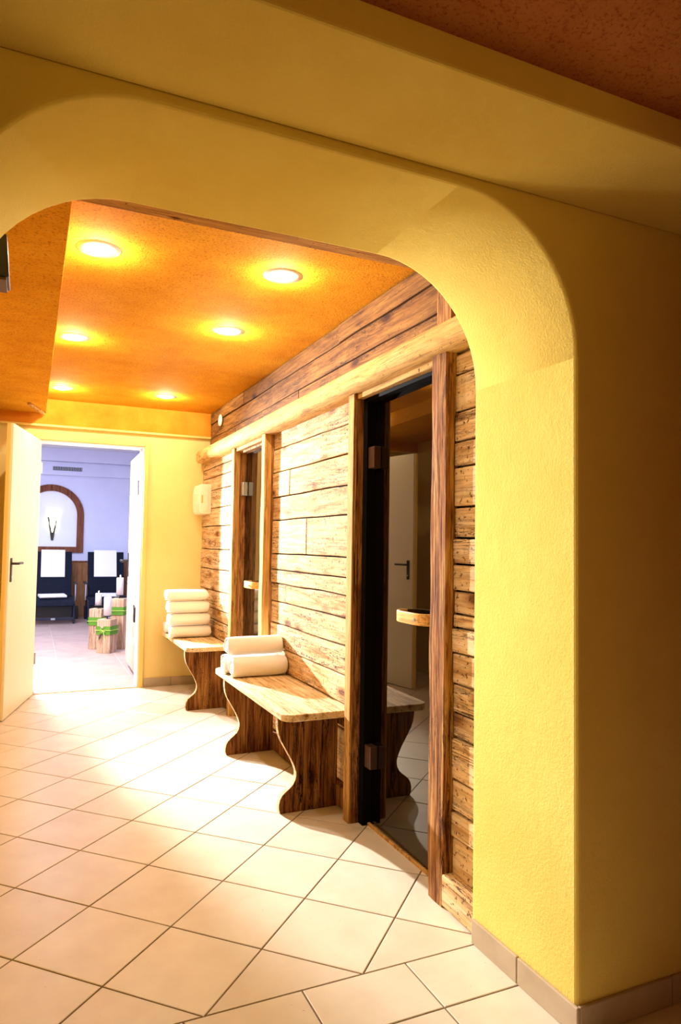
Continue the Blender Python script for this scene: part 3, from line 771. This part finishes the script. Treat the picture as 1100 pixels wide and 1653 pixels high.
bx(bm, -0.72, 0.0, LY0, LY0 + 0.004, -0.02, LZ); bx(bm, 0.94, 1.6, LY0, LY0 + 0.004, -0.02, LZ); bx(bm, 0.0, 0.94, LY0, LY0 + 0.004, DZ + 0.03, LZ)
o = obj('wall_lounge_near', bm, M['lounge_wall']); setp(o, 'pale lounge side of the wall around the doorway', 'wall', kind='structure')
wb = slab('wall_lounge_back', (-3.0, 2.4, LY1, LY1 + 0.1, -0.02, LZ + 0.1), M['lounge_wall'], 'pale blue-lit back wall of the lounge', 'wall')
obj('cornice', box(-3.0, 2.4, LY1 - 0.16, LY1, 2.555, LZ), M['lounge_wall'], wb, bevel=0.004)
obj('ledge', box(-3.0, 2.4, LY1 - 0.05, LY1, 2.33, 2.555), M['lounge_wall'], wb, bevel=0.01)
wn = empty('wainscot_panelling', (0.5, LY1, 0)); setp(wn, 'brown wooden panelling at the foot of the lounge back wall', 'wall panel', kind='structure')
for k in range(7):
    x0 = -2.0 + k * 0.55
    obj('panel', box(x0 + 0.002, x0 + 0.548, -0.02, 0.0, 0.0, 0.90), M['wainscot'], wn, bevel=0.003)
obj('cap_rail', box(-2.0, 1.85, -0.035, 0.0, 0.90, 0.925), M['walnut'], wn, bevel=0.003)

# vent grille
vg = empty('vent_grille', (0.528, LY1 - 0.05, 2.44)); setp(vg, 'dark slotted air vent high on the lounge back wall', 'vent')
obj('backing', box(-0.225, 0.225, -0.004, 0.0, -0.032, 0.032), M['black'], vg)
slat0 = None
for k in range(18):
    x = -0.21 + k * 0.0247
    if slat0 is None:
        slat0 = obj('slat', box(-0.0025, 0.0025, -0.012, -0.004, -0.030, 0.030), M['lounge_wall'], vg, loc=(x, 0, 0))
    else:
        c = slat0.copy(); COL.objects.link(c); c.parent = vg; c.location = (x, 0, 0)

# arched wooden frame
af = empty('arched_wall_frame', (0.300, LY1, 1.06)); setp(af, 'brown wooden arched frame around the white niche on the lounge wall', 'wall frame')
Ro, Ri, zs = 0.505, 0.400, 0.61
bm = bmesh.new()
N = 24
def arc(r, y): return [(r, y, 0.0 if r > 0.45 else 0.095)] + [(r * math.cos(PI * k / N), y, zs + r * math.sin(PI * k / N)) for k in range(N + 1)] + [(-r, y, 0.0 if r > 0.45 else 0.095)]
fo, fi, bo, bi = ([bm.verts.new(p) for p in arc(r, y)] for r, y in ((Ro, -0.04), (Ri, -0.04), (Ro, 0.0), (Ri, 0.0)))
m = len(fo)
for k in range(m):
    k2 = (k + 1) % m
    bm.faces.new((fo[k], fo[k2], fi[k2], fi[k])); bm.faces.new((bo[k], bo[k2], bi[k2], bi[k])); bm.faces.new((fo[k], fo[k2], bo[k2], bo[k])); bm.faces.new((fi[k], fi[k2], bi[k2], bi[k]))
obj('frame', bm, M['walnut'], af, bevel=0.004)
bm = bmesh.new(); extrude_poly(bm, [(x, -0.004, z) for x, _, z in arc(Ri, 0)], (0, 0.004, 0)); o = obj('niche_panel', bm, M['niche'], af); o['label'] = 'white plaster niche inside the frame'
# torch sconce
ts = empty('torch_sconce', (0.326, LY1 - 0.004, 1.26)); setp(ts, 'V-shaped torch wall light glowing inside the arched frame', 'wall lamp')
def half_cone(pr, y0=0.0):
    bm = bmesh.new(); rings = []
    for r, z in pr:
        rings.append([bm.verts.new((r * math.cos(PI + PI * k / 12), r * 0.8 * math.sin(PI + PI * k / 12) + y0, z)) for k in range(13)])
    for a, b in zip(rings, rings[1:]):
        for k in range(12): bm.faces.new((a[k], a[k + 1], b[k + 1], b[k]))
    return bm
o = obj('metal_cone', half_cone([(0.003, 0.0), (0.022, 0.13)], -0.002), M['sconce_metal'], ts, smooth=True)
o = obj('glass_cone', half_cone([(0.021, 0.13), (0.038, 0.26)], -0.002), M['sconce_glass'], ts, smooth=True); o['label'] = 'glowing glass cup'
for s, h in ((-1, 0.375), (1, 0.32)):
    bm = bmesh.new(); q = s * (0.068 if s < 0 else 0.055)
    tube(bm, [(s * 0.004, -0.012, 0.0), (q * 0.35, -0.028, h * 0.35), (q * 0.7, -0.036, h * 0.7), (q, -0.03, h)], 0.014, 8); obj('arm', bm, M['sconce_metal'], ts)
lamp('sconce_bulb', 'POINT', (0.326, LY1 - 0.045, 1.535), 4, (1.0, 0.93, 0.80), 0.012)

# whitewashed plank leaf, open into the lounge on the right
d4 = empty('door_4', (0.893, LY0 + 0.01, 0), math.radians(88.6)); setp(d4, 'whitewashed plank door standing open into the lounge on the right', 'door', kind='structure')
W4 = 0.93
zb = [0.06, 0.36, 0.60, 0.83, 1.06, 1.28, 1.50, 1.73, 1.92, 2.075]
for a, b in zip(zb, zb[1:]):
    obj('board', box(0.0, W4, -0.035, 0.0, a + 0.0015, b - 0.0015), M['wash_y'], d4, bevel=0.003)
for z in (0.60, 1.74):
    h = obj('hinge', box(0.0, 0.075, 0.0, 0.028, z - 0.065, z + 0.065), M['black'], d4, bevel=0.002)
    if z < 1:
        bm = bmesh.new(); tube(bm, [(0.02, 0.010, z + 0.0), (0.10, 0.012, z + 0.03), (0.19, 0.012, z + 0.07)], 0.012, 6, rr=[0.016, 0.012, 0.007]); obj('strap', bm, M['black'], h)
hp = obj('handle_plate', box(W4 - 0.08, W4 - 0.035, 0.0, 0.008, 0.90, 1.14), M['black'], d4, bevel=0.003)
bm = bmesh.new(); tube(bm, [(W4 - 0.057, 0.006, 1.06), (W4 - 0.057, 0.075, 1.06), (W4 - 0.12, 0.082, 1.062), (W4 - 0.16, 0.060, 1.058)], 0.013, 8); obj('lever', bm, M['black'], hp)

# ------------------------------------------------------------------ recliners
def rounded_slab(bm, p, w, t, n=5):
    """ribbon of width w (x) and thickness t following points p=(y,z)"""
    rows_ = []
    for i, (y, z) in enumerate(p):
        a, b = p[max(i - 1, 0)], p[min(i + 1, len(p) - 1)]
        d = Vector((0, b[0] - a[0], b[1] - a[1])).normalized(); nn = Vector((0, -d.z, d.y)) * t / 2
        c = Vector((0, y, z))
        rows_.append([bm.verts.new(c + nn + Vector((-w / 2, 0, 0))), bm.verts.new(c + nn + Vector((w / 2, 0, 0))), bm.verts.new(c - nn + Vector((w / 2, 0, 0))), bm.verts.new(c - nn + Vector((-w / 2, 0, 0)))])
    for a, b in zip(rows_, rows_[1:]):
        for k in range(4): bm.faces.new((a[k], a[(k + 1) % 4], b[(k + 1) % 4], b[k]))
    bm.faces.new(rows_[0][::-1]); bm.faces.new(rows_[-1])
def recliner(x, y, label):
    r = empty('wicker_recliner', (x, y, 0)); setp(r, label, 'lounge chair', 'dark wicker recliners in the lounge')
    bm = bmesh.new(); rounded_slab(bm, [(-0.02, 0.27), (0.0, 0.315), (0.05, 0.345), (0.20, 0.365), (0.50, 0.375)], 0.58, 0.03); obj('seat', bm, M['wicker'], r, bevel=0.006)
    bm = bmesh.new(); rounded_slab(bm, [(0.52, 0.38), (0.60, 0.60), (0.68, 0.85), (0.75, 1.075)], 0.56, 0.03); obj('backrest', bm, M['wicker'], r, bevel=0.006)
    for s in (-1, 1):
        bm = bmesh.new(); tube(bm, [(s * 0.295, 0.02, 0.0), (s * 0.295, 0.02, 0.31)], 0.016, 8); obj('leg', bm, M['blue_frame'], r)
        bm = bmesh.new(); tube(bm, [(s * 0.295, 0.62, 0.0), (s * 0.295, 0.55, 0.37)], 0.016, 8); obj('leg', bm, M['blue_frame'], r)
        bm = bmesh.new(); tube(bm, [(s * 0.325, 0.30, 0.33), (s * 0.325, 0.30, 0.58)], 0.011, 8); o = obj('arm_support', bm, M['steel'], r)
        obj('armrest', box(s * 0.325 - 0.022, s * 0.325 + 0.022, 0.25, 0.62, 0.58, 0.605), M['black'], r, bevel=0.008)
        bm = bmesh.new(); tube(bm, [(s * 0.295, 0.02, 0.315), (s * 0.295, 0.55, 0.36)], 0.014, 8); obj('side_rail', bm, M['blue_frame'], r)
    obj('cross_bar', box(-0.295, 0.295, 0.005, 0.035, 0.06, 0.10), M['blue_frame'], r, bevel=0.004)
    obj('lower_panel', box(-0.28, 0.28, 0.30, 0.32, 0.08, 0.27), M['black'], r)
    o = obj('tag', box(-0.025, 0.035, 0.001, 0.005, 0.065, 0.092), M['steel'], r); o['label'] = 'small pale tag'
    return r
C1, C2, CY = 0.345, 1.145, 11.25
recliner(C1, CY, 'dark blue wicker recliner in the lounge, left one under the arched frame')
recliner(C2, CY, 'dark blue wicker recliner in the lounge, right one behind the candle posts')
def draped(x, label, w=0.35):
    bm = bmesh.new(); rounded_slab(bm, [(CY + 0.80, 0.80), (CY + 0.785, 1.03), (CY + 0.772, 1.093), (CY + 0.745, 1.103), (CY + 0.72, 1.085), (CY + 0.66, 0.88), (CY + 0.598, 0.68)], w, 0.008)
    bmesh.ops.translate(bm, verts=bm.verts, vec=(x, 0, 0))
    o = obj('draped_towel', bm, M['towel'], bevel=0.003); setp(o, label, 'towel', 'towels hung over the recliners')
draped(C1, 'white towel hung over the back of the left recliner')
draped(C2 - 0.01, 'white towel hung over the back of the right recliner')
def folded(x, y, z, label, w=0.40, rz=0.0):
    bm = bmesh.new(); rounded_slab(bm, [(0.13, 0.012), (-0.13, 0.012), (-0.142, 0.022), (-0.13, 0.032), (0.12, 0.032)], w, 0.018)
    o = obj('folded_towel', bm, M['towel'], loc=(x, y, z), bevel=0.005, rot=(math.radians(3), 0, rz)); setp(o, label, 'towel', 'folded towels on the recliner seats')
folded(C1 - 0.01, CY + 0.24, 0.388, 'folded white towel lying on the seat of the left recliner', 0.38, 0.12)
folded(C2 + 0.0, CY + 0.24, 0.388, 'folded white towel on the right recliner seat behind the candles', 0.36, -0.1)
# low dark boxes between the recliners
for x, lab in ((0.735, 'small dark box on the floor beside the left recliner'), (0.885, 'small dark box on the floor beside the right recliner')):
    o = obj('dark_box', box(-0.03, 0.03, -0.06, 0.06, 0.0, 0.20), M['black'], loc=(x - 0.02, 12.0, 0), bevel=0.006); setp(o, lab, 'box')

# ------------------------------------------------------------------ candle posts
def post(x, y, w, h, rz, bz, label, decor=False):
    p = empty('wooden_candle_post', (x, y, 0), rz); setp(p, label, 'candle stand', 'timber candle posts in the lounge')
    obj('block', box(-w / 2, w / 2, -w / 2, w / 2, 0, h), M['block_z'], p, bevel=0.004)
    q = w / 2 + 0.004
    bm = bmesh.new()
    path = [(-q, -q, bz), (q, -q, bz), (q, q, bz), (-q, q, bz), (-q, -q, bz)]
    for a, b in zip(path, path[1:]):
        x0, x1 = sorted((a[0], b[0])); y0, y1 = sorted((a[1], b[1]))
        bx(bm, x0 - .003, x1 + .003, y0 - .003, y1 + .003, bz, bz + 0.095)
    obj('felt_band', bm, M['felt'], p)
    q2 = q + 0.007; zc = bz + 0.048
    bm = bmesh.new(); tube(bm, [(-q2, -q2, zc), (q2, -q2, zc + .004), (q2, q2, zc), (-q2, q2, zc - .004), (-q2, -q2, zc)], 0.0045, 6); obj('cord', bm, M['cord'], p)
    if decor:
        for pts in ([(0, -q2 - .004, zc), (-.025, -q2 - .012, zc + .018), (-.03, -q2 - .01, zc - .01), (0, -q2 - .004, zc)], [(0, -q2 - .004, zc), (.028, -q2 - .012, zc + .014), (.03, -q2 - .01, zc - .014), (0, -q2 - .004, zc)],
                    [(0, -q2 - .004, zc), (-.03, -q2 - .01, zc - .05), (-.055, -q2 - .006, zc - .10)], [(0, -q2 - .004, zc), (.02, -q2 - .01, zc - .05), (.035, -q2 - .006, zc - .11)]):
            bm = bmesh.new(); tube(bm, pts, 0.004, 6); obj('bow_strand', bm, M['cord'], p)
        bm = bmesh.new(); sp_ = []
        for k in range(10):
            rr_ = 0.024 if k % 2 == 0 else 0.010; a = PI / 2 + k * PI / 5
            sp_.append((-0.008 + rr_ * math.cos(a), -q2 - 0.014, zc + 0.042 + rr_ * math.sin(a)))
        extrude_poly(bm, sp_, (0, 0.006, 0)); obj('star', bm, M['star'], p)
        bm = bmesh.new()
        for k in range(7):
            t = k / 6; rr_ = 0.004 + 0.013 * math.sin(PI * min(1, t * 0.9 + 0.1))
            lathe(bm, [(0.002, 0.0), (rr_, 0.005), (rr_ * 0.6, 0.013)], 8, (-0.018 - 0.018 * t, -q2 - 0.016, zc - 0.040 - 0.065 * t))
        obj('pine_cone', bm, M['cone'], p)
    # iron candle spike with drip plate
    bm = bmesh.new(); lathe(bm, [(0.006, 0.0), (0.006, 0.028), (0.040, 0.030), (0.048, 0.036), (0.046, 0.038), (0.010, 0.034), (0.0, 0.034)], 20, (0, 0, h))
    obj('candle_plate', bm, M['dark_iron'], p)
    return p
def candle(x, y, z, r, h, label):
    c = empty('pillar_candle', (x, y, z)); setp(c, label, 'candle', 'lit pillar candles on timber posts')
    bm = bmesh.new(); lathe(bm, [(r, 0.0), (r, h - 0.004), (r * 0.93, h + 0.003), (r * 0.75, h - 0.004), (0.0, h - 0.010)], 28); obj('wax', bm, M['wax'], c, smooth=True)
    bm = bmesh.new(); tube(bm, [(0, 0, h - 0.011), (0.001, 0, h + 0.006)], 0.0015, 6); obj('wick', bm, M['black'], c)
    bm = bmesh.new(); lathe(bm, [(0.0, 0.0), (0.005, 0.006), (0.007, 0.014), (0.004, 0.026), (0.0, 0.036)], 12, (0.001, 0, h + 0.001)); obj('flame', bm, M['flame'], c, smooth=True)
for x, y, w, h, rz, bz, cr, ch, la, lb, dc in (
        (0.755, 8.60, 0.150, 0.465, -0.50, 0.275, 0.036, 0.135, 'square timber candle post with green felt band, left rear of the three', 'lit ivory pillar candle on the left rear post', False),
        (0.828, 8.27, 0.160, 0.375, -0.58, 0.205, 0.043, 0.205, 'shortest square timber candle post with star and pine cone bow, in front', 'lit ivory pillar candle on the front post', True),
        (0.985, 8.53, 0.155, 0.585, -0.45, 0.395, 0.040, 0.200, 'tallest square timber candle post with green felt band, right by the plank door', 'lit ivory pillar candle on the tallest post by the plank door', False)):
    post(x, y, w, h, rz, bz, la, dc); candle(x, y, h + 0.0385, cr, ch, lb)
